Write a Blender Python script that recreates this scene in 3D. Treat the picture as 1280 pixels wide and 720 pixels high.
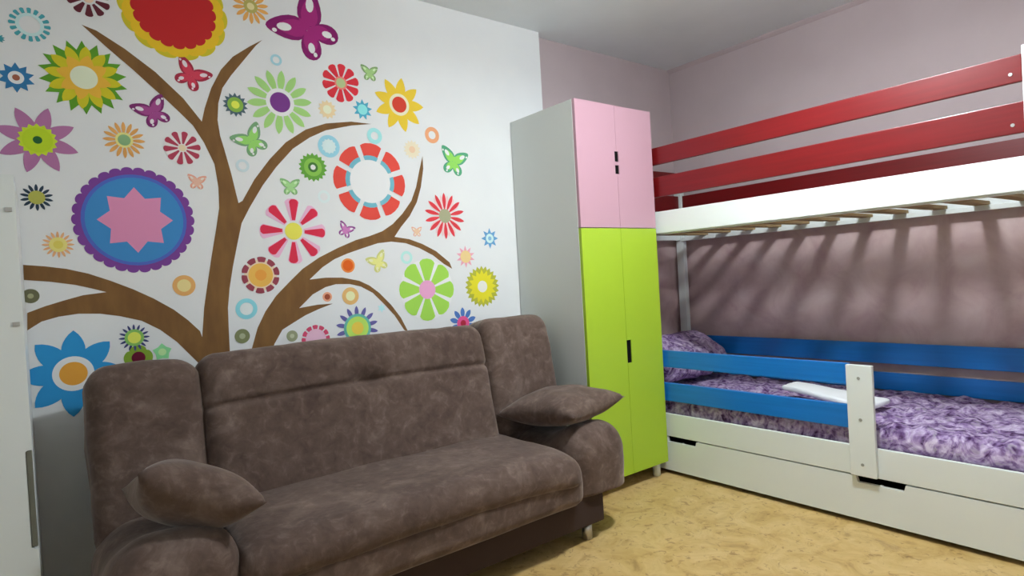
import bpy, bmesh, math, random
from mathutils import Vector, Matrix, noise
from mathutils.geometry import tessellate_polygon

for o in list(bpy.data.objects):
    bpy.data.objects.remove(o)
SC = bpy.context.scene
COL = SC.collection

# ------------------------------------------------------------------ camera, world, exposure
def set_camera():
    yaw, pitch, roll = math.radians(37.727), math.radians(-0.7914), math.radians(-3.2853)
    f = Vector((math.sin(yaw) * math.cos(pitch), math.cos(yaw) * math.cos(pitch), math.sin(pitch)))
    r = Vector((math.cos(yaw), -math.sin(yaw), 0.0))
    u = r.cross(f)
    r2 = r * math.cos(roll) + u * math.sin(roll)
    u2 = -r * math.sin(roll) + u * math.cos(roll)
    m = Matrix((r2, u2, -f)).transposed().to_4x4()
    m.translation = Vector((0.0, 0.0, 1.125))
    cd = bpy.data.cameras.new('camera')
    cd.sensor_fit = 'HORIZONTAL'
    cd.sensor_width = 36.0
    cd.lens = 36.0 * 765.153 / 1280.0
    cd.clip_start = 0.01
    co = bpy.data.objects.new('camera', cd)
    co.matrix_world = m
    COL.objects.link(co)
    SC.camera = co
set_camera()

W = bpy.data.worlds.new('world')
SC.world = W
W.use_nodes = True
W.node_tree.nodes['Background'].inputs[0].default_value = (0.84, 0.93, 1.0, 1)
W.node_tree.nodes['Background'].inputs[1].default_value = 2.0
SC.view_settings.view_transform = 'Standard'
SC.view_settings.look = 'None'
SC.view_settings.gamma = 1.0
SC.view_settings.use_curve_mapping = False
SC.view_settings.exposure = -0.12

LAMP_AT = (1.97, 1.06, 2.40)
LAMP_DOWN, LAMP_SIDE = 490.0, 110.0        # brightness of the lamp's bottom diffuser and of its drum

# ------------------------------------------------------------------ materials
def lin(c):
    out = []
    for v in c:
        v = v / 255.0
        out.append(v / 12.92 if v <= 0.04045 else ((v + 0.055) / 1.055) ** 2.4)
    return out

MATS = {}
def mat(name, rgb, rough=0.6, spec=0.3, metal=0.0, coat=0.0, sheen=0.0):
    """plain painted / plastic / paper surface, colour as sRGB albedo"""
    if name in MATS:
        return MATS[name]
    m = bpy.data.materials.new(name)
    m.use_nodes = True
    b = m.node_tree.nodes['Principled BSDF']
    b.inputs['Base Color'].default_value = (*lin(rgb), 1)
    b.inputs['Roughness'].default_value = rough
    b.inputs['Specular IOR Level'].default_value = spec
    b.inputs['Metallic'].default_value = metal
    b.inputs['Coat Weight'].default_value = coat
    b.inputs['Sheen Weight'].default_value = sheen
    MATS[name] = m
    return m

def nodes_of(name, rough=0.7, spec=0.3):
    m = mat(name, (128, 128, 128), rough, spec)
    nt = m.node_tree
    return m, nt, nt.nodes['Principled BSDF']

def tex_coord(nt, scale=(1, 1, 1), rot=(0, 0, 0)):
    tc = nt.nodes.new('ShaderNodeTexCoord')
    mp = nt.nodes.new('ShaderNodeMapping')
    mp.inputs['Scale'].default_value = scale
    mp.inputs['Rotation'].default_value = rot
    nt.links.new(tc.outputs['Object'], mp.inputs['Vector'])
    return mp.outputs['Vector']

def noise_tex(nt, vec, scale, detail=4.0, rough=0.55, dist=0.0):
    n = nt.nodes.new('ShaderNodeTexNoise')
    n.inputs['Scale'].default_value = scale
    n.inputs['Detail'].default_value = detail
    n.inputs['Roughness'].default_value = rough
    n.inputs['Distortion'].default_value = dist
    nt.links.new(vec, n.inputs['Vector'])
    return n.outputs['Fac']

def ramp(nt, fac, stops, interp='LINEAR'):
    r = nt.nodes.new('ShaderNodeValToRGB')
    cr = r.color_ramp
    cr.interpolation = interp
    while len(cr.elements) < len(stops):
        cr.elements.new(0.5)
    for e, (p, c) in zip(cr.elements, stops):
        e.position = p
        e.color = (*lin(c), 1)
    nt.links.new(fac, r.inputs['Fac'])
    return r.outputs['Color']

def mix(nt, a, b, fac, mode='MIX'):
    n = nt.nodes.new('ShaderNodeMix')
    n.data_type = 'RGBA'
    n.blend_type = mode
    if isinstance(fac, float):
        n.inputs['Factor'].default_value = fac
    else:
        nt.links.new(fac, n.inputs['Factor'])
    nt.links.new(a, n.inputs['A'])
    nt.links.new(b, n.inputs['B'])
    return n.outputs['Result']

def bump(nt, bsdf, h, strength, dist):
    n = nt.nodes.new('ShaderNodeBump')
    n.inputs['Strength'].default_value = strength
    n.inputs['Distance'].default_value = dist
    nt.links.new(h, n.inputs['Height'])
    nt.links.new(n.outputs['Normal'], bsdf.inputs['Normal'])

def m_wall(name, a, b):
    m, nt, bs = nodes_of(name, 0.85, 0.2)
    v = tex_coord(nt)
    f = noise_tex(nt, v, 3.0, 5)
    nt.links.new(ramp(nt, f, [(0.35, a), (0.65, b)]), bs.inputs['Base Color'])
    bump(nt, bs, noise_tex(nt, v, 220.0, 2), 0.08, 0.002)
    return m

def m_brown_wall():
    m, nt, bs = nodes_of('brown_wallpaper', 0.8, 0.2)
    v = tex_coord(nt, (1, 1, 1))
    f = noise_tex(nt, v, 5.0, 6, 0.6, 0.6)
    nt.links.new(ramp(nt, f, [(0.3, (182, 152, 153)), (0.5, (200, 173, 172)), (0.72, (212, 190, 188))]), bs.inputs['Base Color'])
    return m

def m_floor():
    m, nt, bs = nodes_of('chip_pattern_linoleum', 0.5, 0.35)
    v = tex_coord(nt, (1, 1, 1))
    vo = nt.nodes.new('ShaderNodeTexVoronoi')
    vo.inputs['Scale'].default_value = 9.0
    # warp the cells so they read as pressed wood chips
    wn = nt.nodes.new('ShaderNodeTexNoise')
    wn.inputs['Scale'].default_value = 7.0
    wn.inputs['Detail'].default_value = 3
    nt.links.new(v, wn.inputs['Vector'])
    ad = nt.nodes.new('ShaderNodeVectorMath')
    ad.operation = 'MULTIPLY_ADD'
    nt.links.new(wn.outputs['Color'], ad.inputs[0])
    ad.inputs[1].default_value = (0.35, 0.35, 0.0)
    nt.links.new(v, ad.inputs[2])
    nt.links.new(ad.outputs[0], vo.inputs['Vector'])
    sep = nt.nodes.new('ShaderNodeSeparateColor')
    nt.links.new(vo.outputs['Color'], sep.inputs[0])
    chips = ramp(nt, sep.outputs[0], [(0.0, (180, 147, 88)), (0.35, (200, 167, 108)), (0.7, (188, 155, 94)), (1.0, (208, 179, 126))])
    f2 = noise_tex(nt, v, 6.0, 8, 0.65, 1.2)
    veins = ramp(nt, f2, [(0.30, (122, 88, 42)), (0.43, (190, 156, 94)), (0.58, (212, 182, 126)), (0.74, (150, 117, 62))])
    c = mix(nt, chips, veins, 0.55)
    f3 = noise_tex(nt, v, 24.0, 4, 0.65, 1.0)
    sp = ramp(nt, f3, [(0.34, (140, 104, 56)), (0.42, (255, 255, 255))])
    c = mix(nt, c, sp, 0.5, 'MULTIPLY')
    nt.links.new(c, bs.inputs['Base Color'])
    return m

def m_velour():
    m, nt, bs = nodes_of('brown_velour', 0.85, 0.15)
    v = tex_coord(nt, (1, 1, 1))
    f1 = noise_tex(nt, v, 5.5, 6, 0.6, 1.2)
    f2 = noise_tex(nt, v, 26.0, 4, 0.6, 0.6)
    a = ramp(nt, f1, [(0.34, (76, 60, 54)), (0.52, (94, 77, 69)), (0.66, (124, 106, 97))])
    b = ramp(nt, f2, [(0.32, (76, 61, 55)), (0.54, (98, 81, 73)), (0.72, (134, 116, 106))])
    nt.links.new(mix(nt, a, b, 0.45), bs.inputs['Base Color'])
    bs.inputs['Sheen Weight'].default_value = 0.35
    bs.inputs['Sheen Roughness'].default_value = 0.4
    bs.inputs['Sheen Tint'].default_value = (0.85, 0.75, 0.7, 1)
    bump(nt, bs, noise_tex(nt, v, 30.0, 4), 0.35, 0.006)
    return m

def m_bedspread():
    m, nt, bs = nodes_of('purple_floral_cover', 0.8, 0.2)
    v = tex_coord(nt, (1, 1, 1))
    f = noise_tex(nt, v, 10.0, 4, 0.6, 2.4)
    c = ramp(nt, f, [(0.36, (48, 24, 60)), (0.44, (108, 80, 130)), (0.53, (170, 146, 188)), (0.62, (206, 192, 216)), (0.74, (118, 84, 138))])
    f2 = noise_tex(nt, v, 22.0, 3, 0.5, 1.4)
    c2 = ramp(nt, f2, [(0.38, (64, 28, 72)), (0.5, (166, 140, 186)), (0.62, (226, 214, 230))])
    nt.links.new(mix(nt, c, c2, 0.4), bs.inputs['Base Color'])
    return m

def m_painted_wood(name, a, b, rough=0.3, coat=0.3):
    m, nt, bs = nodes_of(name, rough, 0.5)
    v = tex_coord(nt, (30, 1.2, 30))
    f = noise_tex(nt, v, 2.0, 4)
    nt.links.new(ramp(nt, f, [(0.35, a), (0.65, b)]), bs.inputs['Base Color'])
    bs.inputs['Coat Weight'].default_value = coat
    bs.inputs['Coat Roughness'].default_value = 0.18
    return m

WHITE_WALL = m_wall('white_wall_paint', (230, 231, 232), (234, 235, 235))
PINK_WALL = m_wall('pale_pink_wall_paint', (190, 174, 176), (195, 179, 181))
CEIL = m_wall('ceiling_paint', (232, 237, 240), (236, 241, 244))
BROWN_WALL = m_brown_wall()
FLOOR = m_floor()
VELOUR = m_velour()
COVER = m_bedspread()
RED = m_painted_wood('red_painted_wood', (104, 8, 12), (114, 12, 16), .36, .08)
BLUE = m_painted_wood('blue_painted_wood', (20, 114, 196), (26, 122, 206))
WHITE = mat('white_lacquer', (226, 231, 229), 0.35, 0.45)
OFFWHITE = mat('grey_white_panel', (216, 220, 216), 0.5, 0.35)
GREEN = mat('lime_green_lacquer', (166, 198, 50), 0.4, 0.4)
PINK = mat('pink_lacquer', (190, 149, 162), 0.4, 0.4)
BLACK = mat('recess_shade_black', (14, 13, 13), 0.8, 0.1)  # painted shade for the handle slots and the drawer void
DARKBASE = mat('dark_brown_upholstery_board', (62, 48, 44), 0.8, 0.2)
STEEL = mat('brushed_steel', (196, 194, 190), 0.35, 0.5, 0.9)
SCREW = mat('grey_screw_cap', (150, 152, 146), 0.45, 0.4)
TOWEL = mat('white_cotton', (236, 238, 240), 0.9, 0.1)
PINE = mat('bare_pine', (168, 142, 102), .7, .2)
GREYGRIP = mat('groove_shade_and_plinth_grey', (112, 112, 100), 0.6, 0.3)

def m_glass():
    m, nt, bs = nodes_of('added_window_glass')
    out = nt.nodes['Material Output']
    tr = nt.nodes.new('ShaderNodeBsdfTransparent')
    gl = nt.nodes.new('ShaderNodeBsdfGlossy')
    gl.inputs['Roughness'].default_value = .02
    mx = nt.nodes.new('ShaderNodeMixShader')
    mx.inputs[0].default_value = .06
    nt.links.new(tr.outputs[0], mx.inputs[1])
    nt.links.new(gl.outputs[0], mx.inputs[2])
    nt.links.new(mx.outputs[0], out.inputs['Surface'])
    return m
GLASS = m_glass()

# ------------------------------------------------------------------ object helpers
def tag(o, label, cat=None, group=None, kind=None):
    o['label'] = label
    if cat:
        o['category'] = cat
    if group:
        o['group'] = group
    if kind:
        o['kind'] = kind
    return o

def thing(name, label, cat, at, group=None):
    e = bpy.data.objects.new(name, None)
    e.empty_display_size = 0.1
    e.location = at
    COL.objects.link(e)
    return tag(e, label, cat, group)

def world_at(p):
    v = Vector((0, 0, 0))
    while p is not None:
        v += p.location
        p = p.parent
    return v

def obj(name, bm, m, parent=None, smooth=False, at=None):
    """link a bmesh (in world coordinates) as one mesh object"""
    origin = world_at(parent) if parent else Vector((0, 0, 0))
    if at is not None:
        origin = Vector(at)
    bmesh.ops.translate(bm, verts=bm.verts, vec=-origin)
    bmesh.ops.recalc_face_normals(bm, faces=bm.faces)
    me = bpy.data.meshes.new(name)
    bm.to_mesh(me)
    bm.free()
    for mm in (m if isinstance(m, (list, tuple)) else [m]):
        me.materials.append(mm)
    if smooth:
        for p in me.polygons:
            p.use_smooth = True
    o = bpy.data.objects.new(name, me)
    COL.objects.link(o)
    if parent:
        o.parent = parent
        if at is not None:
            o.location = origin - world_at(parent)
    elif at is not None:
        o.location = origin
    return o

def box(x0, x1, y0, y1, z0, z1, bev=0.0, bm=None, seg=2):
    own = bmesh.new()
    bmesh.ops.create_cube(own, size=1.0)
    for v in own.verts:
        v.co = Vector((x0 + (v.co.x + .5) * (x1 - x0), y0 + (v.co.y + .5) * (y1 - y0), z0 + (v.co.z + .5) * (z1 - z0)))
    if bev:
        bmesh.ops.bevel(own, geom=list(own.edges), offset=bev, segments=seg, affect='EDGES', profile=0.6)
    if bm is None:
        return own
    me = bpy.data.meshes.new('tmp')
    own.to_mesh(me)
    own.free()
    bm.from_mesh(me)
    bpy.data.meshes.remove(me)
    return bm

def prism(poly, axis, a, b, bev=0.0):
    """extrude a 2-D outline along an axis: axis 0 -> (y,z), 1 -> (x,z), 2 -> (x,y)"""
    bm = bmesh.new()
    def P(p, t):
        return {0: (t, p[0], p[1]), 1: (p[0], t, p[1]), 2: (p[0], p[1], t)}[axis]
    lo = [bm.verts.new(P(p, a)) for p in poly]
    hi = [bm.verts.new(P(p, b)) for p in poly]
    n = len(poly)
    bm.faces.new(lo)
    bm.faces.new(hi[::-1])
    for i in range(n):
        bm.faces.new((lo[i], lo[(i + 1) % n], hi[(i + 1) % n], hi[i]))
    if bev:
        bmesh.ops.recalc_face_normals(bm, faces=bm.faces)
        bmesh.ops.bevel(bm, geom=list(bm.edges), offset=bev, segments=2, affect='EDGES', profile=0.6)
    return bm

def cyl(c, r, h, axis=2, n=24, bev=0.0, r2=None):
    bm = bmesh.new()
    bmesh.ops.create_cone(bm, cap_ends=True, segments=n, radius1=r, radius2=r if r2 is None else r2, depth=h)
    if axis == 0:
        bmesh.ops.rotate(bm, verts=bm.verts, cent=(0, 0, 0), matrix=Matrix.Rotation(math.pi / 2, 3, 'Y'))
    if axis == 1:
        bmesh.ops.rotate(bm, verts=bm.verts, cent=(0, 0, 0), matrix=Matrix.Rotation(math.pi / 2, 3, 'X'))
    if bev:
        bmesh.ops.bevel(bm, geom=[e for e in bm.edges if len(e.link_faces) == 2 and e.calc_face_angle() > 0.8], offset=bev, segments=2, affect='EDGES')
    bmesh.ops.translate(bm, verts=bm.verts, vec=c)
    return bm

def soft_box(size, r, n=22, wrinkle=0.0, seed=0.0, wscale=5.0, puff=0.0, shape=None):
    """upholstered block: rounded box with bulging faces and uneven surface, centred on the origin"""
    h = [s / 2 for s in size]
    r = min(r, min(h) * 0.999)
    bm = bmesh.new()
    cache = {}
    def ticks(k):
        t = [-1 + 2 * i / n for i in range(n + 1)]
        rr = min(0.45, r / h[k])
        out = []
        for x in t:                     # finer steps near the rounded ends
            s = math.copysign(abs(x) ** 0.75, x) if abs(x) > 1e-9 else 0.0
            out.append(s * h[k])
        return out
    T = [ticks(0), ticks(1), ticks(2)]
    def vert(i, j, k):
        key = (i, j, k)
        if key in cache:
            return cache[key]
        p = Vector((T[0][i], T[1][j], T[2][k]))
        q = Vector([max(-(h[a] - r), min(h[a] - r, p[a])) for a in range(3)])
        d = p - q
        if d.length > 1e-9:
            p = q + d.normalized() * r
        u = [p[a] / h[a] for a in range(3)]
        if puff:
            p = Vector([p[a] * (1 + puff * (1 - min(1, u[(a + 1) % 3] ** 2)) * (1 - min(1, u[(a + 2) % 3] ** 2))) for a in range(3)])
        if wrinkle:
            nv = noise.noise_vector(p * wscale + Vector((seed, seed * 1.7, -seed)))
            nv2 = noise.noise_vector(p * wscale * 2.7 + Vector((-seed, seed, seed * .3)))
            p = p + nv * wrinkle + nv2 * wrinkle * 0.4
        if shape:
            p = shape(p, u)
        v = bm.verts.new(p)
        cache[key] = v
        return v
    R = range(n)
    for i in R:
        for j in R:
            bm.faces.new((vert(i, j, 0), vert(i, j + 1, 0), vert(i + 1, j + 1, 0), vert(i + 1, j, 0)))
            bm.faces.new((vert(i, j, n), vert(i + 1, j, n), vert(i + 1, j + 1, n), vert(i, j + 1, n)))
            bm.faces.new((vert(i, 0, j), vert(i + 1, 0, j), vert(i + 1, 0, j + 1), vert(i, 0, j + 1)))
            bm.faces.new((vert(i, n, j), vert(i, n, j + 1), vert(i + 1, n, j + 1), vert(i + 1, n, j)))
            bm.faces.new((vert(0, i, j), vert(0, i, j + 1), vert(0, i + 1, j + 1), vert(0, i + 1, j)))
            bm.faces.new((vert(n, i, j), vert(n, i + 1, j), vert(n, i + 1, j + 1), vert(n, i, j + 1)))
    return bm

def place(bm, at, rot=(0, 0, 0)):
    from mathutils import Euler
    bmesh.ops.rotate(bm, verts=bm.verts, cent=(0, 0, 0), matrix=Euler(rot, 'XYZ').to_matrix())
    bmesh.ops.translate(bm, verts=bm.verts, vec=at)
    return bm

# ------------------------------------------------------------------ the room
XL, XR, YB, YM, YP, ZC = -1.60, 3.645, -0.75, 2.677, 2.737, 2.547
XE = 2.372                                   # right end of the thicker white wall
ZD = 1.40                                    # height of the brown wall covering

def struct(name, bm, m, label):
    o = obj(name, bm, m)
    o['kind'] = 'structure'
    o['label'] = label
    return o

struct('floor', box(XL - .1, XR + .1, YB - .1, YP + .2, -.1, 0), FLOOR, 'tan chip patterned linoleum floor')
struct('ceiling', box(XL - .1, XR + .1, YB - .1, YP + .2, ZC, ZC + .1), CEIL, 'plain light grey ceiling')
struct('wall_back', box(XL - .1, XE, YM, YP + .2, 0, ZC), WHITE_WALL, 'white wall carrying the tree mural')
wb = struct('wall_recess', box(XE, XR + .1, YP, YP + .2, 0, ZC), PINK_WALL, 'pale pink wall set back behind the wardrobe')
wr = struct('wall_right', box(XR, XR + .1, YB - .1, YP, 0, ZC), PINK_WALL, 'pale pink wall along the bunk bed')
WY0, WY1, WZ0, WZ1 = .15, 1.65, .85, 2.2       # unseen window added to the left wall for soft daylight; sill and head
wl = box(XL - .1, XL, YB - .1, WY0, 0, ZC)
box(XL - .1, XL, WY1, YM, 0, ZC, 0, wl)
box(XL - .1, XL, WY0, WY1, 0, WZ0, 0, wl)
box(XL - .1, XL, WY0, WY1, WZ1, ZC, 0, wl)
struct('wall_left', wl, WHITE_WALL, 'plain white wall with an opening for the added window')
fr = box(XL - .08, XL - .02, WY0, WY0 + .06, WZ0, WZ1)
box(XL - .08, XL - .02, WY1 - .06, WY1, WZ0, WZ1, 0, fr)
box(XL - .08, XL - .02, WY0 + .06, WY1 - .06, WZ0, WZ0 + .06, 0, fr)
box(XL - .08, XL - .02, WY0 + .06, WY1 - .06, WZ1 - .06, WZ1, 0, fr)
box(XL - .08, XL - .02, (WY0 + WY1) / 2 - .05, (WY0 + WY1) / 2 + .05, WZ0 + .06, WZ1 - .06, 0, fr)
win = struct('added_window_1', fr, WHITE, 'unseen white framed two-pane window added to let in fill daylight')
for a, b in ((WY0 + .06, (WY0 + WY1) / 2 - .05), ((WY0 + WY1) / 2 + .05, WY1 - .06)):
    obj('added_window_pane', box(XL - .053, XL - .047, a, b, WZ0 + .06, WZ1 - .06), GLASS, win)
pl = bpy.data.lights.new('added_window_portal', 'AREA')      # guides sky light through the opening
pl.shape = 'RECTANGLE'
pl.size, pl.size_y = WY1 - WY0, WZ1 - WZ0
pl.cycles.is_portal = True
po = bpy.data.objects.new('added_window_portal', pl)
po.location = (XL - .09, (WY0 + WY1) / 2, (WZ0 + WZ1) / 2)
po.rotation_euler = (math.pi / 2, 0, -math.pi / 2)
COL.objects.link(po)
struct('wall_front', box(XL, XR, YB - .1, YB, 0, ZC), WHITE_WALL, 'plain white wall opposite the mural')
obj('wall_covering', box(XR - .004, XR, YB, YP - .004, 0, ZD), BROWN_WALL, wr)
obj('wall_covering', box(XE + .001, XR - .004, YP - .004, YP, 0, ZD), BROWN_WALL, wb)
struct('trim_1', prism([(XR, ZC), (XR - .022, ZC), (XR - .018, ZC - .008), (XR - .006, ZC - .02), (XR, ZC - .024)], 1, YB, YP), PINK_WALL, 'thin ceiling moulding over the pink wall')

# ------------------------------------------------------------------ ceiling lamp (the room's light)
def ceiling_lamp():
    x, y, z = LAMP_AT
    t = thing('ceiling_lamp', 'hanging drum lamp with a white fabric shade and round diffuser', 'lamp', (x, y, ZC))
    obj('canopy', cyl((x, y, ZC - .0151), .06, .03, bev=.006), WHITE, t, True)
    obj('stem', cyl((x, y, (ZC - .03 + z + .075) / 2), .008, ZC - .03 - z - .075), STEEL, t)
    obj('cap', cyl((x, y, z + .075), .092, .006, n=48), WHITE, t)
    def glow(name, k):
        gm = mat(name, (250, 248, 244))
        b = gm.node_tree.nodes['Principled BSDF']
        b.inputs['Emission Color'].default_value = (.89, .965, 1.0, 1)
        b.inputs['Emission Strength'].default_value = k
        return gm
    drum = bmesh.new()
    bmesh.ops.create_cone(drum, cap_ends=False, segments=48, radius1=.09, radius2=.09, depth=.14)
    bmesh.ops.translate(drum, verts=drum.verts, vec=(x, y, z))
    obj('shade', drum, glow('lamp_shade_glow', LAMP_SIDE), t, True)
    obj('diffuser', cyl((x, y, z - .072), .09, .004, n=48), glow('lamp_diffuser_glow', LAMP_DOWN), t)
ceiling_lamp()

# ------------------------------------------------------------------ sofa
SX0, SX1 = .085, 2.045
def sofa():
    t = thing('sofa', 'long brown velour sofa bed beneath the tree mural', 'sofa', (1.05, 2.15, 0))
    # plinth and feet
    obj('base', box(.26, 1.865, 1.855, 2.46, .075, .215, .008), DARKBASE, t)
    for x, y in ((.36, 1.91), (1.80, 1.90), (.36, 2.40), (1.80, 2.40)):
        bm = cyl((x, y, .0375), .022, .075, n=16, bev=.004)
        obj('leg', bm, STEEL, t, True)
    # seat: padded top cushion over an upholstered front
    sx0, sx1 = .40, 1.70
    def crown(p, u):
        p.z += -.02 * max(0.0, u[0]) ** 6 - .02 * max(0.0, -u[1]) ** 3 + .012 * (1 - u[0] ** 2)
        return p
    obj('seat', place(soft_box((sx1 - sx0, .60, .135), .066, 26, .007, 3.1, 5.0, 0, crown), ((sx0 + sx1) / 2, 2.065, .366)), VELOUR, t, True)
    obj('seat_front', place(soft_box((sx1 - sx0 + .02, .565, .155), .05, 20, .004, 5.2, 5.0), ((sx0 + sx1) / 2, 2.065, .272)), VELOUR, t, True)
    # arms: low rolls
    for x0, x1, y0, zt, s in ((SX0, .415, 1.765, .492, 1.0), (1.69, SX1, 1.83, .470, 7.0)):
        hh = zt - .205 + .11
        zlow = -hh / 2 + .11
        def roll(p, u):
            if u[2] > 0:
                p.z += .012 * (1 - u[0] ** 2)
            if u[2] > -.5 and u[1] > -.55:
                p.z -= .06 * min(1.0, (u[1] + .55) / .5) * min(1.0, u[2] + .5)
            if p.z < zlow:
                p.z = zlow + (p.z - zlow) * .08
            return p
        obj('arm', place(soft_box((x1 - x0, 2.40 - y0, hh), .115, 24, .006, s, 6.0, 0, roll), ((x0 + x1) / 2, (y0 + 2.40) / 2, zt - hh / 2)), VELOUR, t, True)
    # reclining centre back with a fold line and a tufted button
    tilt = math.radians(-14)
    def back_shape(p, u):
        d = abs(p.z - .100)
        if u[1] < -.2:
            p.y += .018 * math.exp(-(d / .011) ** 2)                          # fold across the back
            for bx in (0.0,):
                q = ((p.x - bx) / .07) ** 2 + ((p.z - .108) / .036) ** 2
                p.y += .036 * math.exp(-q)
            p.y -= .006 * math.exp(-((p.z - .18) / .06) ** 2)
        p.z += .01 * (1 - u[0] ** 2)
        return p
    obj('backrest', place(soft_box((1.215, .20, .59), .07, 84, .006, 9.4, 5.0, 0, back_shape), (1.03, 2.375, .625), (tilt, 0, 0)), VELOUR, t, True)
    # side back cushions
    for x0, x1, s, drop in ((SX0 + .012, .435, 2.0, .03), (1.622, SX1 - .005, 4.0, .005)):
        def side(p, u):
            p.z += .012 * (1 - u[0] ** 2) if u[2] > .3 else 0
            return p
        obj('side_back', place(soft_box((x1 - x0, .24, .60), .07, 22, .007, s, 6.0, 0, side), ((x0 + x1) / 2, 2.40, .635 - drop), (math.radians(-10), 0, 0)), VELOUR, t, True)
    return t
sofa()

def pillow(label, at, rot, size, seed):
    """soft square cushion with pinched corners and a welted seam"""
    n = 30
    bm = bmesh.new()
    top, bot = {}, {}
    L, Wd, Hh = size
    def P(i, j, s):
        u, v = -1 + 2 * i / n, -1 + 2 * j / n
        pin = 1 - .10 * (1 - u * u) * (v * v) ** 1 
        pin2 = 1 - .10 * (1 - v * v) * (u * u) ** 1
        x, y = u * L / 2 * pin2, v * Wd / 2 * pin
        th = (max(0.0, (1 - abs(u) ** 2.6)) * max(0.0, (1 - abs(v) ** 2.6))) ** .55
        p = Vector((x, y, s * (Hh / 2 * th + .003)))
        w = noise.noise_vector(Vector((x, y, s * .3)) * 9 + Vector((seed, 0, seed))) * .012 * th
        return p + w
    for s, d in ((1, top), (-1, bot)):
        for i in range(n + 1):
            for j in range(n + 1):
                edge = i in (0, n) or j in (0, n)
                if s < 0 and edge:
                    d[i, j] = top[i, j]
                else:
                    d[i, j] = bm.verts.new(P(i, j, s if not edge else 0))
        for i in range(n):
            for j in range(n):
                f = (d[i, j], d[i + 1, j], d[i + 1, j + 1], d[i, j + 1])
                bm.faces.new(f if s > 0 else f[::-1])
    place(bm, (0, 0, 0), rot)
    bmesh.ops.translate(bm, verts=bm.verts, vec=at)
    o = obj('cushion', bm, VELOUR, None, True, at)
    return tag(o, label, 'cushion', 'loose velour cushions on the sofa')

pillow('brown velour cushion resting on the sofa arm away from the wardrobe', (.318, 1.98, .556), (math.radians(-20), math.radians(25), math.radians(-8)), (.33, .42, .17), 1.3)
pillow('brown velour cushion resting on the sofa arm beside the green wardrobe', (1.86, 2.09, .538), (math.radians(-4), math.radians(-3), math.radians(10)), (.40, .44, .15), 6.1)

# ------------------------------------------------------------------ wardrobe
def wardrobe():
    x0, x1, y0, y1 = 2.121, 2.692, 2.162, 2.672
    zb, zt, zs = .076, 1.996, 1.360
    t = thing('wardrobe', 'tall grey wardrobe with pink upper doors and lime green lower doors', 'wardrobe', ((x0 + x1) / 2, (y0 + y1) / 2, 0))
    th = .018
    yf = y0 + .019
    obj('side_panel', box(x0, x0 + th, yf, y1, zb, zt, .001), OFFWHITE, t)
    obj('side_panel', box(x1 - th, x1, yf, y1, zb, zt, .001), OFFWHITE, t)
    obj('top_panel', box(x0 + th, x1 - th, yf, y1, zt - th, zt, .001), OFFWHITE, t)
    obj('bottom_panel', box(x0 + th, x1 - th, yf, y1, zb, zb + th, .001), OFFWHITE, t)
    obj('middle_panel', box(x0 + th, x1 - th, yf + .002, y1 - .012, zs - .009, zs + .009), OFFWHITE, t)
    obj('back_panel', box(x0 + th, x1 - th, y1 - .01, y1, zb + th, zt - th), OFFWHITE, t)
    xm = (x0 + x1) / 2
    def doors(za, zc, m, notches):
        for s in (-1, 1):
            e = x0 + .001 if s < 0 else x1 - .001
            c = xm - .0008 if s < 0 else xm + .0008
            pts = [(e, za), (c, za)]
            for n0, n1, side, d in notches:
                if side in (0, s):
                    pts += [(c, n0), (c + s * d, n0), (c + s * d, n1), (c, n1)]
            pts += [(c, zc), (e, zc)]
            obj('door', prism(pts, 1, y0, y0 + .018), m, t)
        for n0, n1, side, d in notches:
            a, b = (xm - d, xm + d) if side == 0 else (xm + .001, xm + d)
            obj('handle_slot_shade', box(a, b, y0 + .005, y0 + .0182, n0 + .0005, n1 - .0005), BLACK, t)  # black filler stands in for the shade inside the cut-out
    doors(zb + .002, zs - .002, GREEN, [(.655, .775, 1, .034)])
    doors(zs + .002, zt - .001, PINK, [(1.640, 1.686, 0, .014), (1.704, 1.758, 0, .014)])
    for x, y in ((x0 + .05, y0 + .06), (x1 - .05, y0 + .045), (x0 + .05, y1 - .06), (x1 - .05, y1 - .06)):
        obj('leg', cyl((x, y, zb / 2), .021, zb, n=20, bev=.003), WHITE, t, True)
wardrobe()

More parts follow.
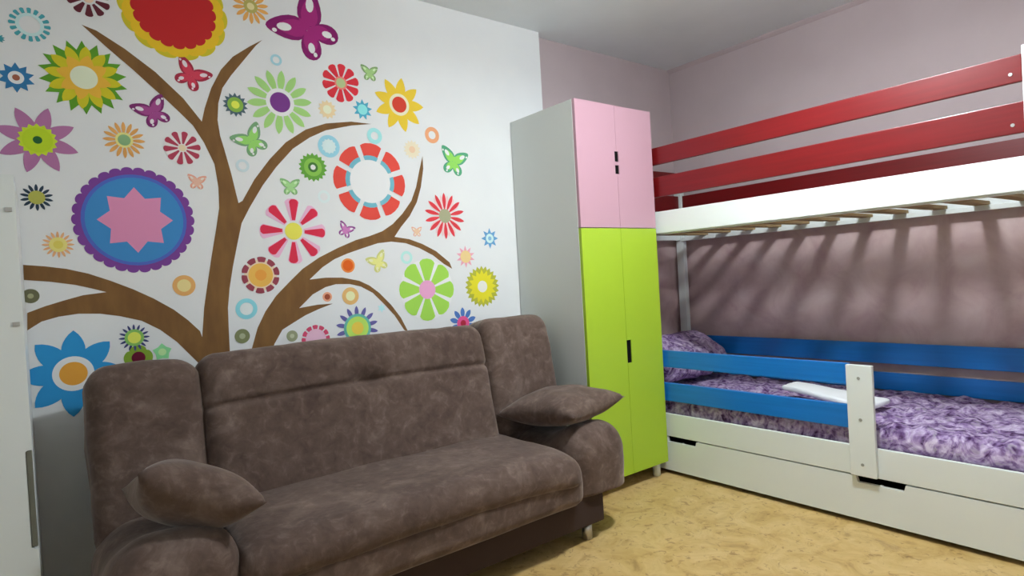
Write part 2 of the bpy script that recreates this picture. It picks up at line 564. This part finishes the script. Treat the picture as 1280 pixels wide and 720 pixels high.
# ------------------------------------------------------------------ bunk bed
XF, XBK = 2.712, 3.620          # front and back faces
Y0, Y1 = .480, 2.705
def bunk_bed():
    t = thing('bunk_bed', 'white bunk bed with red upper rails and blue lower rails along the pink wall', 'bunk bed', ((XF + XBK) / 2, (Y0 + Y1) / 2, 0))
    pw, pt = .095, .040
    for x in (XF, XBK - pt):
        for y in ((Y0, Y0 + pw), (Y1 - .058, Y1)):
            back = x != XF
            obj('post', box(x, x + pt, y[0], y[1], 0, 1.83 if y[0] == Y0 else 1.80, .004), WHITE, t)
    ya, yb = Y0 + pw, Y1 - .058
    # upper bunk: side boards, ledgers, slats
    for x in (XF + .002, XBK - .022):
        obj('side_board', box(x, x + .020, ya, yb, 1.331, 1.451, .003), WHITE, t)
    for x in (XF + .0225, XBK - .0525):
        obj('ledger', box(x, x + .030, ya, yb, 1.325, 1.350, .002), WHITE, t)
    n, pitch = 11, .172
    for i in range(n):
        yc = .758 + i * pitch
        obj('slat', box(XF + .028, XBK - .028, yc - .029, yc + .029, 1.3505, 1.368, .002), PINE, t)
    for y in (Y0 + .02, Y1 - .04):
        obj('end_board', box(XF + pt, XBK - pt, y, y + .02, 1.331, 1.451, .003), WHITE, t)
        obj('end_rail', box(XF + pt, XBK - pt, y, y + .02, 1.530, 1.640, .003), RED, t)
        obj('end_rail', box(XF + pt, XBK - pt, y, y + .02, 1.710, 1.802, .003), RED, t)
    # red guard rails, front and back
    for x in (XF + .004, XBK - .024):
        for z0, z1 in ((1.708, 1.802), (1.532, 1.640)):
            r = obj('guard_rail', box(x, x + .020, ya, yb, z0, z1, .003), RED, t)
            if x < 3:
                for y in (ya + .032, yb - .03):
                    obj('screw', cyl((x - .001, y, z0 + .03), .006, .004, 0, 14), STEEL, r)
    # lower bunk: base panel, blue rails, short guard post
    obj('base_panel', box(XF + .001, XF + .021, ya, yb, .212, .336, .002), WHITE, t)
    obj('base_panel', box(XBK - .022, XBK - .002, ya, yb, .212, .336, .002), WHITE, t)
    for y in (Y0 + .02, Y1 - .04):
        obj('base_end', box(XF + pt, XBK - pt, y, y + .02, .212, .336, .002), WHITE, t)
    obj('bed_deck', box(XF + .0215, XBK - .0225, ya, yb, .250, .268), WHITE, t)
    for z0, z1 in ((.594, .686), (.408, .508)):
        obj('front_rail', box(XF - .0005, XF + .0205, 1.197, yb, z0, z1, .003), BLUE, t)
    for z0, z1 in ((.556, .668), (.414, .508)):
        obj('back_rail', box(XBK - .024, XBK - .004, ya, yb, z0, z1, .003), BLUE, t)
        obj('end_rail', box(XF + pt, XBK - pt, Y1 - .04, Y1 - .02, z0, z1, .003), BLUE, t)
    gp = obj('guard_post', box(XF - .020, XF - .0006, 1.096, 1.200, .214, .684, .003), WHITE, t)
    for z in (.629, .454, .264):
        obj('screw', cyl((XF - .0205, 1.149, z), .0065, .003, 0, 14), SCREW, gp)
    # long drawer with two notched grips
    zt_ = .206
    pts = [(ya - .02, .022), (yb, .022), (yb, zt_)]
    for c in (2.085, 1.093):
        pts += [(c + .095, zt_), (c + .088, zt_ - .026), (c + .01, zt_ - .026), (c, zt_ - .022), (c - .01, zt_ - .026), (c - .088, zt_ - .026), (c - .095, zt_)]
    pts += [(ya - .02, zt_)]
    d = obj('drawer', prism(pts, 0, XF + .001, XF + .019), WHITE, t)
    obj('drawer_tray', box(XF + .06, XBK - .10, ya + .03, yb - .03, .03, .15), BLACK, d)  # tray coloured black to paint in the shade behind the grips
bunk_bed()

def bedspread():
    """rumpled cover over the lower mattress"""
    x0, x1, y0, y1 = XF + .030, XBK - .030, Y0 + .10, Y1 - .075
    nx, ny = 60, 150
    bm = bmesh.new()
    g = {}
    zt = .420
    for i in range(nx + 1):
        for j in range(ny + 1):
            u, v = i / nx, j / ny
            x = x0 + u * (x1 - x0)
            y = y0 + v * (y1 - y0)
            e = min(u, 1 - u) * (x1 - x0)
            ev = min(v, 1 - v) * (y1 - y0)
            drop = 0.0
            for q in (e, ev):
                if q < .06:
                    drop += .045 * (1 - math.sqrt(max(0, 1 - (1 - q / .06) ** 2)))
            p = Vector((x, y, 0))
            w = .014 * noise.noise(p * 6.0) + .026 * abs(noise.noise(p * 10.0 + Vector((3, 1, 0)))) + .008 * noise.noise(p * 26) - .004
            g[i, j] = bm.verts.new((x, y, zt - drop + w))
    for i in range(nx):
        for j in range(ny):
            bm.faces.new((g[i, j], g[i + 1, j], g[i + 1, j + 1], g[i, j + 1]))
    rim = [(i, 0) for i in range(nx)] + [(nx, j) for j in range(ny)] + [(i, ny) for i in range(nx, 0, -1)] + [(0, j) for j in range(ny, 0, -1)]
    low = [bm.verts.new((g[k].co.x, g[k].co.y, .2695)) for k in rim]
    m = len(rim)
    for k in range(m):
        bm.faces.new((g[rim[k]], g[rim[(k + 1) % m]], low[(k + 1) % m], low[k]))
    bm.faces.new(low)
    o = obj('bedspread_mattress', bm, COVER, None, True, ((x0 + x1) / 2, (y0 + y1) / 2, .2695))
    tag(o, 'mattress under a rumpled purple floral cover on the lower bunk', 'mattress')
bedspread()

def bed_pillow():
    at = (3.20, 2.43, .588)
    o = obj('bed_pillow', place(soft_box((.62, .34, .20), .098, 22, .02, 2.2, 8.0, .05), at, (math.radians(28), 0, 0)), COVER, None, True, at)
    tag(o, 'purple floral pillow propped at the wardrobe end of the lower bunk', 'pillow')
bed_pillow()

def towel():
    at = (3.04, 1.425, .474)
    def fold(p, u):
        p.z += .010 * math.sin(p.y * 11) + .012 * u[1] * abs(u[1])
        p.x *= 1 - .35 * (u[1] > 0) * u[1] ** 2
        return p
    o = obj('folded_towel', place(soft_box((.18, .46, .028), .013, 18, .004, 4.0, 12.0, 0, fold), at, (0, 0, math.radians(-4))), TOWEL, None, True, at)
    tag(o, 'white folded towel lying on the purple cover behind the blue rail', 'towel')
towel()

# ------------------------------------------------------------------ tall white cabinet at the end of the mural
def cabinet():
    x0, x1, y0, y1, zt = -.58, -.036, 2.20, 2.672, 1.50
    t = thing('tall_cabinet', 'tall plain white cabinet standing beside the sofa', 'cabinet', ((x0 + x1) / 2, (y0 + y1) / 2, 0))
    obj('body', box(x0, x1, y0 + .022, y1, .03, zt, .004), WHITE, t)
    obj('plinth', box(x0 + .02, x1 - .02, y0 + .05, y1, 0, .0298), GREYGRIP, t)
    d = obj('door', prism([(x0, .04), (x1, .04), (x1, .44), (x1 - .016, .45), (x1 - .016, .72), (x1, .73), (x1, zt - .002), (x0, zt - .002)], 1, y0, y0 + .020), WHITE, t)
    obj('grip_shade', box(x1 - .015, x1 - .001, y0 + .004, y0 + .019, .45, .72, .002), GREYGRIP, d)  # grey filler stands in for shade in the grip groove
    for z in (1.08, 1.40):
        obj('hinge', box(x1 - .024, x1 - .008, y0 - .003, y0 - .0002, z - .006, z + .006, .001), STEEL, t)
cabinet()

# ------------------------------------------------------------------ the tree mural
BRANCHES = [
    [(0.49, 0.846), (0.506, 0.972), (0.519, 1.082), (0.54, 1.193), (0.56, 1.295), (0.581, 1.394), (0.598, 1.482), (0.6, 1.566), (0.591, 1.659), (0.557, 1.743), (0.521, 1.807), (0.475, 1.855), (0.434, 1.896), (0.382, 1.944), (0.33, 1.994), (0.246, 2.068), (0.177, 2.133), (0.22, 2.121), (0.306, 2.07), (0.402, 1.999), (0.493, 1.91), (0.554, 1.826), (0.568, 1.882), (0.597, 1.966), (0.638, 2.047), (0.687, 2.108), (0.756, 2.163), (0.81, 2.201), (0.782, 2.172), (0.724, 2.094), (0.676, 2.03), (0.639, 1.972), (0.62, 1.908), (0.613, 1.839), (0.619, 1.775), (0.631, 1.724), (0.652, 1.624), (0.666, 1.543), (0.673, 1.504), (0.689, 1.514), (0.742, 1.606), (0.809, 1.695), (0.881, 1.773), (0.972, 1.838), (1.065, 1.875), (1.187, 1.897), (1.287, 1.897), (1.186, 1.879), (1.063, 1.844), (0.987, 1.804), (0.91, 1.748), (0.834, 1.663), (0.773, 1.581), (0.716, 1.488), (0.68, 1.421), (0.656, 1.326), (0.636, 1.244), (0.618, 1.156), (0.607, 1.076), (0.605, 0.994), (0.603, 0.848)],
    [(-0.034, 1.271), (0.024, 1.264), (0.085, 1.253), (0.147, 1.234), (0.213, 1.205), (0.284, 1.169), (0.347, 1.131), (0.412, 1.084), (0.459, 1.039), (0.499, 0.992), (0.513, 0.939), (0.525, 0.842), (0.497, 0.852), (0.465, 0.894), (0.415, 0.959), (0.361, 1.011), (0.303, 1.05), (0.235, 1.073), (0.174, 1.087), (0.111, 1.092), (0.053, 1.086), (0.005, 1.073), (-0.035, 1.046), (-0.032, 1.106), (0.017, 1.125), (0.069, 1.141), (0.128, 1.157), (0.198, 1.164), (0.16, 1.178), (0.107, 1.195), (0.035, 1.21), (-0.035, 1.219)],
    [(0.679, 0.871), (0.717, 0.984), (0.753, 1.051), (0.8, 1.113), (0.861, 1.171), (0.92, 1.224), (0.997, 1.272), (1.085, 1.313), (1.176, 1.349), (1.244, 1.367), (1.311, 1.39), (1.368, 1.425), (1.423, 1.476), (1.476, 1.54), (1.507, 1.609), (1.531, 1.694), (1.554, 1.767), (1.554, 1.703), (1.534, 1.61), (1.506, 1.534), (1.462, 1.465), (1.41, 1.41), (1.373, 1.363), (1.454, 1.351), (1.524, 1.327), (1.6, 1.29), (1.676, 1.231), (1.689, 1.198), (1.642, 1.224), (1.58, 1.27), (1.505, 1.307), (1.431, 1.332), (1.354, 1.34), (1.283, 1.333), (1.197, 1.308), (1.129, 1.287), (1.067, 1.263), (1.009, 1.228), (0.948, 1.176), (1.021, 1.181), (1.099, 1.178), (1.179, 1.16), (1.229, 1.135), (1.276, 1.098), (1.334, 1.037), (1.381, 0.972), (1.419, 0.894), (1.394, 0.912), (1.348, 0.986), (1.297, 1.044), (1.243, 1.1), (1.185, 1.133), (1.132, 1.147), (1.067, 1.15), (1.018, 1.139), (0.958, 1.11), (0.895, 1.054), (0.977, 1.063), (1.047, 1.063), (0.983, 1.044), (0.921, 1.021), (0.863, 0.991), (0.818, 0.967), (0.781, 0.91), (0.761, 0.854)],
]
FLOWERS = [
    (0.202, 2.234, 0.0675, [('wedge', 10, 1, 0.35, (92, 40, 50), 0, 0.66), ('disc', 0, 0.25, 0, (225, 185, 165), 0, 0)]),
    (0.028, 2.102, 0.0585, [('wedge', 16, 1, 0.55, (70, 150, 160), 0, 0.6), ('ring', 0, 0.68, 0.5, (185, 222, 222), 0, 0)]),
    (-0.057, 2.038, 0.0165, [('star', 10, 1, 0.6, (60, 140, 150), 0, 0)]),
    (-0.019, 1.912, 0.052, [('star', 10, 1, 0.66, (50, 110, 155), 0, 0), ('disc', 0, 0.42, 0, (215, 215, 215), 0, 0), ('disc', 0, 0.2, 0, (150, 90, 70), 0, 0)]),
    (0.174, 1.942, 0.1335, [('star', 18, 1, 0.74, (85, 140, 40), 0, 0), ('petals', 12, 0.86, 0.2, (190, 180, 40), 0.1, 1.0), ('petals', 8, 0.62, 0.2, (215, 165, 60), 0.2, 0.7), ('disc', 0, 0.31, 0, (205, 215, 185), 0, 0)]),
    (0.482, 2.252, 0.1925, [('scallop', 14, 1, 0.93, (190, 175, 45), 0, 0), ('scallop', 14, 0.94, 0.88, (215, 175, 40), 0.2, 0), ('scallop', 20, 0.78, 0.72, (172, 38, 40), 0.1, 0)]),
    (0.028, 1.703, 0.1195, [('petals', 8, 1, 0.2, (160, 105, 145), 0.3, 0.82), ('star', 16, 0.48, 0.4, (180, 200, 50), 0, 0), ('disc', 0, 0.36, 0, (170, 195, 40), 0, 0), ('disc', 0, 0.11, 0, (40, 90, 50), 0, 0)]),
    (0.285, 1.727, 0.0685, [('petals', 16, 1, 0.35, (205, 150, 85), 0, 0.75), ('disc', 0, 0.42, 0, (225, 205, 130), 0, 0), ('disc', 0, 0.3, 0, (125, 160, 115), 0, 0)]),
    (0.478, 1.714, 0.066, [('disc', 0, 0.95, 0, (235, 205, 205), 0, 0), ('wedge', 10, 1, 0.25, (160, 60, 80), 0.2, 0.62), ('disc', 0, 0.2, 0, (230, 195, 165), 0, 0)]),
    (0.015, 1.503, 0.047, [('petals', 14, 1, 0.35, (45, 60, 75), 0, 0.7), ('disc', 0, 0.5, 0, (165, 165, 80), 0, 0)]),
    (0.306, 1.429, 0.1985, [('scallop', 30, 1, 0.94, (112, 62, 135), 0, 0), ('disc', 0, 0.86, 0, (75, 95, 175), 0, 0), ('disc', 0, 0.8, 0, (60, 125, 180), 0, 0), ('star', 8, 0.62, 0.44, (200, 130, 165), 0.0, 0)]),
    (0.066, 1.339, 0.0475, [('petals', 16, 1, 0.3, (215, 160, 115), 0, 0.7), ('disc', 0, 0.55, 0, (225, 200, 120), 0, 0), ('disc', 0, 0.3, 0, (205, 190, 90), 0, 0)]),
    (0.453, 1.175, 0.0405, [('disc', 0, 1, 0, (205, 155, 95), 0, 0), ('disc', 0, 0.6, 0, (240, 195, 135), 0, 0)]),
    (-0.02, 1.163, 0.0245, [('disc', 0, 1, 0, (100, 100, 75), 0, 0), ('disc', 0, 0.35, 0, (150, 150, 115), 0, 0)]),
    (0.085, 0.881, 0.153, [('petals', 8, 1, 0.34, (45, 135, 190), 0.05, 0.98), ('disc', 0, 0.4, 0, (225, 220, 215), 0, 0), ('disc', 0, 0.27, 0, (222, 150, 60), 0, 0)]),
    (0.276, 0.989, 0.0505, [('petals', 16, 1, 0.4, (60, 65, 110), 0, 0.6), ('disc', 0, 0.62, 0, (125, 175, 90), 0, 0), ('disc', 0, 0.42, 0, (205, 210, 90), 0, 0)]),
    (0.285, 0.913, 0.045, [('scallop', 4, 1.05, 0.85, (120, 150, 50), 0.78, 0), ('disc', 0, 0.5, 0, (95, 20, 45), 0, 0)]),
    (0.364, 0.925, 0.0335, [('star', 5, 1, 0.7, (130, 200, 140), 0, 0), ('disc', 0, 0.4, 0, (175, 215, 150), 0, 0)]),
    (0.77, 2.333, 0.0745, [('petals', 14, 1, 0.35, (210, 155, 85), 0, 0.75), ('disc', 0, 0.38, 0, (170, 160, 90), 0, 0), ('disc', 0, 0.2, 0, (210, 200, 150), 0, 0)]),
    (0.862, 2.125, 0.024, [('ring', 0, 1, 0.6, (150, 190, 200), 0, 0)]),
    (0.868, 1.944, 0.139, [('petals', 14, 1, 0.35, (150, 192, 115), 0.1, 0.8), ('disc', 0, 0.43, 0, (235, 230, 235), 0, 0), ('disc', 0, 0.31, 0, (110, 55, 125), 0, 0)]),
    (0.685, 1.91, 0.05, [('star', 14, 1, 0.72, (75, 95, 105), 0, 0), ('disc', 0, 0.62, 0, (125, 165, 70), 0, 0), ('disc', 0, 0.32, 0, (205, 210, 80), 0, 0)]),
    (1.148, 2.069, 0.0885, [('wedge', 10, 1, 0.25, (196, 48, 60), 0.1, 0.78), ('disc', 0, 0.34, 0, (225, 120, 110), 0, 0), ('disc', 0, 0.25, 0, (165, 180, 130), 0, 0)]),
    (1.076, 1.939, 0.0435, [('star', 12, 1, 0.75, (225, 190, 150), 0, 0), ('disc', 0, 0.45, 0, (235, 215, 185), 0, 0)]),
    (1.247, 1.96, 0.049, [('star', 9, 1, 0.6, (75, 155, 180), 0, 0), ('disc', 0, 0.5, 0, (130, 205, 205), 0, 0)]),
    (1.441, 2.008, 0.1335, [('petals', 9, 1, 0.25, (225, 180, 55), 0.15, 0.95), ('disc', 0, 0.4, 0, (240, 205, 175), 0, 0), ('disc', 0, 0.29, 0, (190, 60, 45), 0, 0)]),
    (0.698, 1.66, 0.0265, [('ring', 0, 1, 0.6, (185, 200, 205), 0, 0)]),
    (1.073, 1.773, 0.0505, [('ring', 0, 1, 0.6, (140, 190, 205), 0, 0), ('star', 12, 0.7, 0.55, (195, 220, 225), 0, 0)]),
    (1.3, 1.842, 0.038, [('ring', 0, 1, 0.5, (150, 205, 205), 0, 0)]),
    (0.994, 1.673, 0.0645, [('star', 18, 1, 0.82, (95, 150, 60), 0, 0), ('disc', 0, 0.62, 0, (125, 175, 75), 0, 0), ('disc', 0, 0.34, 0, (60, 105, 50), 0, 0), ('disc', 0, 0.18, 0, (235, 235, 235), 0, 0)]),
    (1.036, 1.544, 0.0285, [('ring', 0, 1, 0.6, (200, 212, 212), 0, 0)]),
    (1.265, 1.624, 0.1815, [('wedge', 8, 1, 0.62, (205, 72, 62), 0.07, 0.8), ('wedge', 8, 0.68, 0.56, (105, 165, 180), 0.07, 0.8), ('disc', 0, 0.56, 0, (222, 236, 236), 0, 0)]),
    (0.891, 1.389, 0.1425, [('wedge', 8, 1, 0.32, (230, 165, 190), 0.0, 0.62), ('wedge', 8, 0.98, 0.34, (196, 45, 70), 0.06, 0.4), ('disc', 0, 0.26, 0, (215, 205, 85), 0, 0)]),
    (0.743, 1.204, 0.0775, [('disc', 0, 0.85, 0, (235, 190, 165), 0, 0), ('wedge', 10, 1, 0.72, (135, 62, 75), 0.1, 0.8), ('disc', 0, 0.64, 0, (222, 165, 80), 0, 0), ('disc', 0, 0.3, 0, (225, 145, 65), 0, 0)]),
    (0.678, 1.067, 0.043, [('ring', 0, 1, 0.6, (130, 195, 205), 0, 0), ('disc', 0, 0.58, 0, (205, 225, 230), 0, 0)]),
    (1.129, 1.232, 0.033, [('disc', 0, 1, 0, (225, 130, 70), 0, 0), ('disc', 0, 0.75, 0, (205, 90, 30), 0, 0)]),
    (1.023, 1.095, 0.0215, [('disc', 0, 1, 0, (215, 150, 120), 0, 0), ('disc', 0, 0.6, 0, (140, 70, 50), 0, 0)]),
    (1.132, 1.092, 0.04, [('disc', 0, 1, 0, (205, 165, 105), 0, 0), ('disc', 0, 0.55, 0, (240, 220, 165), 0, 0)]),
    (1.157, 0.942, 0.1035, [('petals', 14, 1, 0.45, (95, 90, 145), 0, 0.6), ('disc', 0, 0.64, 0, (95, 165, 150), 0, 0), ('disc', 0, 0.52, 0, (170, 205, 95), 0, 0), ('disc', 0, 0.28, 0, (235, 185, 75), 0, 0)]),
    (0.96, 0.911, 0.0635, [('wedge', 12, 1, 0.7, (190, 70, 100), 0, 0.8), ('disc', 0, 0.72, 0, (235, 170, 190), 0, 0)]),
    (0.655, 0.956, 0.0295, [('disc', 0, 1, 0, (115, 120, 85), 0, 0), ('disc', 0, 0.4, 0, (155, 160, 130), 0, 0)]),
    (0.857, 0.936, 0.024, [('disc', 0, 1, 0, (140, 145, 115), 0, 0), ('disc', 0, 0.4, 0, (175, 180, 150), 0, 0)]),
    (1.616, 1.877, 0.041, [('ring', 0, 1, 0.5, (215, 150, 110), 0, 0)]),
    (1.497, 1.794, 0.048, [('star', 14, 1, 0.75, (228, 200, 175), 0, 0), ('disc', 0, 0.35, 0, (225, 180, 150), 0, 0)]),
    (1.664, 1.469, 0.119, [('petals', 16, 0.9, 0.3, (240, 185, 185), 0.2, 0.8), ('petals', 14, 1, 0.3, (198, 58, 66), 0, 0.62), ('disc', 0, 0.3, 0, (150, 150, 120), 0, 0)]),
    (1.938, 1.353, 0.056, [('star', 8, 1, 0.55, (95, 145, 185), 0, 0), ('disc', 0, 0.45, 0, (185, 215, 225), 0, 0), ('disc', 0, 0.2, 0, (120, 165, 195), 0, 0)]),
    (1.776, 1.258, 0.0585, [('star', 10, 1, 0.55, (220, 150, 165), 0, 0), ('disc', 0, 0.55, 0, (228, 185, 130), 0, 0)]),
    (1.536, 1.099, 0.1555, [('disc', 0, 0.97, 0, (226, 240, 215), 0, 0), ('wedge', 8, 1, 0.25, (148, 194, 78), 0.05, 0.8), ('disc', 0, 0.3, 0, (215, 150, 185), 0, 0)]),
    (1.872, 1.097, 0.1105, [('star', 24, 1, 0.84, (165, 165, 60), 0, 0), ('star', 16, 0.82, 0.6, (205, 195, 45), 0, 0), ('disc', 0, 0.28, 0, (240, 210, 200), 0, 0)]),
    (1.737, 0.913, 0.083, [('petals', 10, 1, 0.3, (75, 110, 170), 0, 0.8), ('disc', 0, 0.45, 0, (205, 80, 130), 0, 0), ('disc', 0, 0.2, 0, (165, 40, 60), 0, 0)]),
    (1.431, 1.262, 0.0315, [('ring', 0, 1, 0.6, (170, 215, 205), 0, 0)]),
    (1.283, 1.026, 0.0225, [('star', 6, 1, 0.5, (170, 210, 230), 0, 0)]),
]
BUTTERFLIES = [
    (1.014, 2.286, 0.1795, 45, (122, 30, 95), (150, 40, 110), (240, 215, 230)),
    (0.524, 2.003, 0.08, -28, (150, 45, 65), (190, 60, 80), (240, 200, 205)),
    (0.387, 1.841, 0.077, 28, (115, 45, 100), (150, 70, 130), (235, 205, 225)),
    (0.522, 1.582, 0.0415, -5, (225, 150, 130), (235, 170, 150), (240, 200, 190)),
    (1.294, 2.136, 0.053, 0, (120, 150, 100), (150, 185, 120), (190, 210, 170)),
    (0.742, 1.764, 0.084, 35, (110, 150, 110), (140, 195, 100), (225, 235, 225)),
    (0.889, 1.58, 0.052, 0, (120, 165, 110), (150, 195, 130), (185, 215, 170)),
    (1.128, 1.393, 0.0475, -25, (130, 70, 130), (190, 120, 175), (240, 215, 235)),
    (1.281, 1.242, 0.0645, 25, (190, 190, 120), (215, 210, 130), (232, 228, 175)),
    (1.736, 1.748, 0.1, -12, (80, 150, 115), (135, 195, 90), (215, 235, 220)),
    (1.496, 1.387, 0.0355, 0, (225, 160, 140), (235, 180, 150), (240, 215, 200)),
]


def paper(c):
    """printed colour seen at the wall's brightness turned back into ink colour"""
    k = tuple(c)
    name = 'print_%02x%02x%02x' % k
    if name in MATS:
        return MATS[name]
    m = mat(name, k, .8, .2)
    l = [min(.86, v * 1.32) for v in lin(k)]
    m.node_tree.nodes['Principled BSDF'].inputs['Base Color'].default_value = (*l, 1)
    return m

STEP = .0003
def outline(polys, cx, cz, layer):
    """flat printed shapes on the wall: each polygon (x, z) becomes a thin sheet"""
    bm = bmesh.new()
    for k, poly in enumerate(polys):
        ya = YM - .0004 - STEP * layer - .00007 * (k % 3)
        yb = ya - STEP * .4
        a = [bm.verts.new((x, ya, z)) for x, z in poly]
        b = [bm.verts.new((x, yb, z)) for x, z in poly]
        n = len(poly)
        es = []
        for tri in tessellate_polygon([[Vector((x, z, 0)) for x, z in poly]]):
            bm.faces.new([b[q] for q in tri])
        for i in range(n):
            bm.faces.new((a[i], a[(i + 1) % n], b[(i + 1) % n], b[i]))
    return bm

def shapes(kind, n, ro, ri, rot, w, cx, cz, R):
    pol = lambda r, a: (cx + R * r * math.sin(a), cz + R * r * math.cos(a))
    if kind == 'disc':
        return [[pol(ro, 2 * math.pi * i / 40) for i in range(40)]]
    if kind == 'ring':
        out = []
        for i in range(36):
            a, b = 2 * math.pi * i / 36, 2 * math.pi * (i + 1) / 36
            out.append([pol(ri, a), pol(ro, a), pol(ro, b), pol(ri, b)])
        return out
    if kind == 'star':
        return [[pol(ro if i % 2 == 0 else ri, rot + math.pi * i / n) for i in range(2 * n)]]
    if kind == 'scallop':
        k = 10
        return [[pol(ri + (ro - ri) * math.sqrt(abs(math.sin(math.pi * i / k))), rot + 2 * math.pi * i / (k * n)) for i in range(k * n)]]
    if kind == 'petals':
        out = []
        for p in range(n):
            a0 = rot + 2 * math.pi * p / n
            hw = math.pi / n * w
            side = []
            for i in range(9):
                s = i / 8
                r = ri + (ro - ri) * s
                ww = hw * math.sin(math.pi * min(1, (.22 + .78 * s))) ** .8 * (1.0 if s < .55 else 1.0) if s > 0 else hw * .6
                side.append((r, ww * (.62 / max(.35, r)) if n <= 9 else ww))
            out.append([pol(r, a0 - x) for r, x in side] + [pol(r, a0 + x) for r, x in side[::-1][1:]])
        return out
    if kind == 'wedge':
        out = []
        for p in range(n):
            a0 = rot + 2 * math.pi * p / n
            hw = math.pi / n * w
            tip = [pol(ro - (.06 * (ro - ri)) * (abs(t) ** 3) * 2.2, a0 + hw * t) for t in (-1, -.8, -.5, 0, .5, .8, 1)]
            out.append([pol(ri, a0 + hw * .9), pol(ri, a0 - hw * .9)][::-1][::-1] + tip)
        return out

def mural():
    t = thing('tree_mural', 'printed mural of a brown tree with colourful flowers and butterflies on the white wall', 'wall mural', (.9, YM, .85))
    bark = mat('print_bark', (122, 88, 52), .8, .2)
    nt = bark.node_tree
    v = tex_coord(nt, (6, 6, 2))
    nt.links.new(ramp(nt, noise_tex(nt, v, 3.0, 3), [(.35, (120, 86, 52)), (.65, (134, 98, 58))]), nt.nodes['Principled BSDF'].inputs['Base Color'])
    for name, poly in zip(('tree_trunk', 'tree_branch', 'tree_branch'), BRANCHES):
        obj(name, outline([poly], 0, 0, 1 if name == 'tree_trunk' else 0), bark, t)
    for cx, cz, R, layers in FLOWERS:
        first = None
        for k, (kind, n, ro, ri, c, rot, w) in enumerate(layers):
            bm = outline(shapes(kind, n, ro, ri, rot, w, cx, cz, R), cx, cz, 2 + k)
            nm = 'flower' if k == 0 else ('flower_centre' if kind == 'disc' else 'petal_ring')
            o = obj(nm, bm, paper(c), first or t)
            if first is None:
                first = o
    def ell(cx, cz, a, b, ang, n=18, pt=0.0):
        out = []
        for i in range(n):
            q = 2 * math.pi * i / n
            x, y = a * math.cos(q), b * math.sin(q) * (1 - pt * math.cos(q))
            out.append((cx + x * math.cos(ang) - y * math.sin(ang), cz + x * math.sin(ang) + y * math.cos(ang)))
        return out
    for cx, cz, R, deg, oc, fc, sc in BUTTERFLIES:
        hd = math.radians(90 + deg)
        wings, fill, spots = [], [], []
        for s in (-1, 1):
            for rel, ln, wd, pt in ((50, 1.0, .29, .35), (140, .72, .25, -.15)):
                a = hd + s * math.radians(rel)
                mx, mz = cx + R * ln * .55 * math.cos(a), cz + R * ln * .55 * math.sin(a)
                wings.append(ell(mx, mz, R * ln * .5, R * wd, a, 18, pt))
                fill.append(ell(mx - R * .12 * math.cos(a), mz - R * .12 * math.sin(a), R * ln * .36, R * wd * .7, a, 14, pt))
                spots.append(ell(mx + R * .06 * math.cos(a), mz + R * .06 * math.sin(a), R * ln * .18, R * wd * .34, a, 12))
                bx, bz = cx + R * ln * .86 * math.cos(a + .12 * s), cz + R * ln * .86 * math.sin(a + .12 * s)
                spots.append(ell(bx, bz, R * .06, R * .05, a, 8))
        b = obj('butterfly', outline(wings, cx, cz, 2), paper(oc), t)
        obj('wing_fill', outline(fill, cx, cz, 3), paper(fc), b)
        for sp in spots:
            obj('wing_spot', outline([sp], cx, cz, 4), paper(sc), b)
        obj('butterfly_body', outline([ell(cx, cz, R * .34, R * .06, hd, 12)], cx, cz, 5), paper(fc), b)
mural()
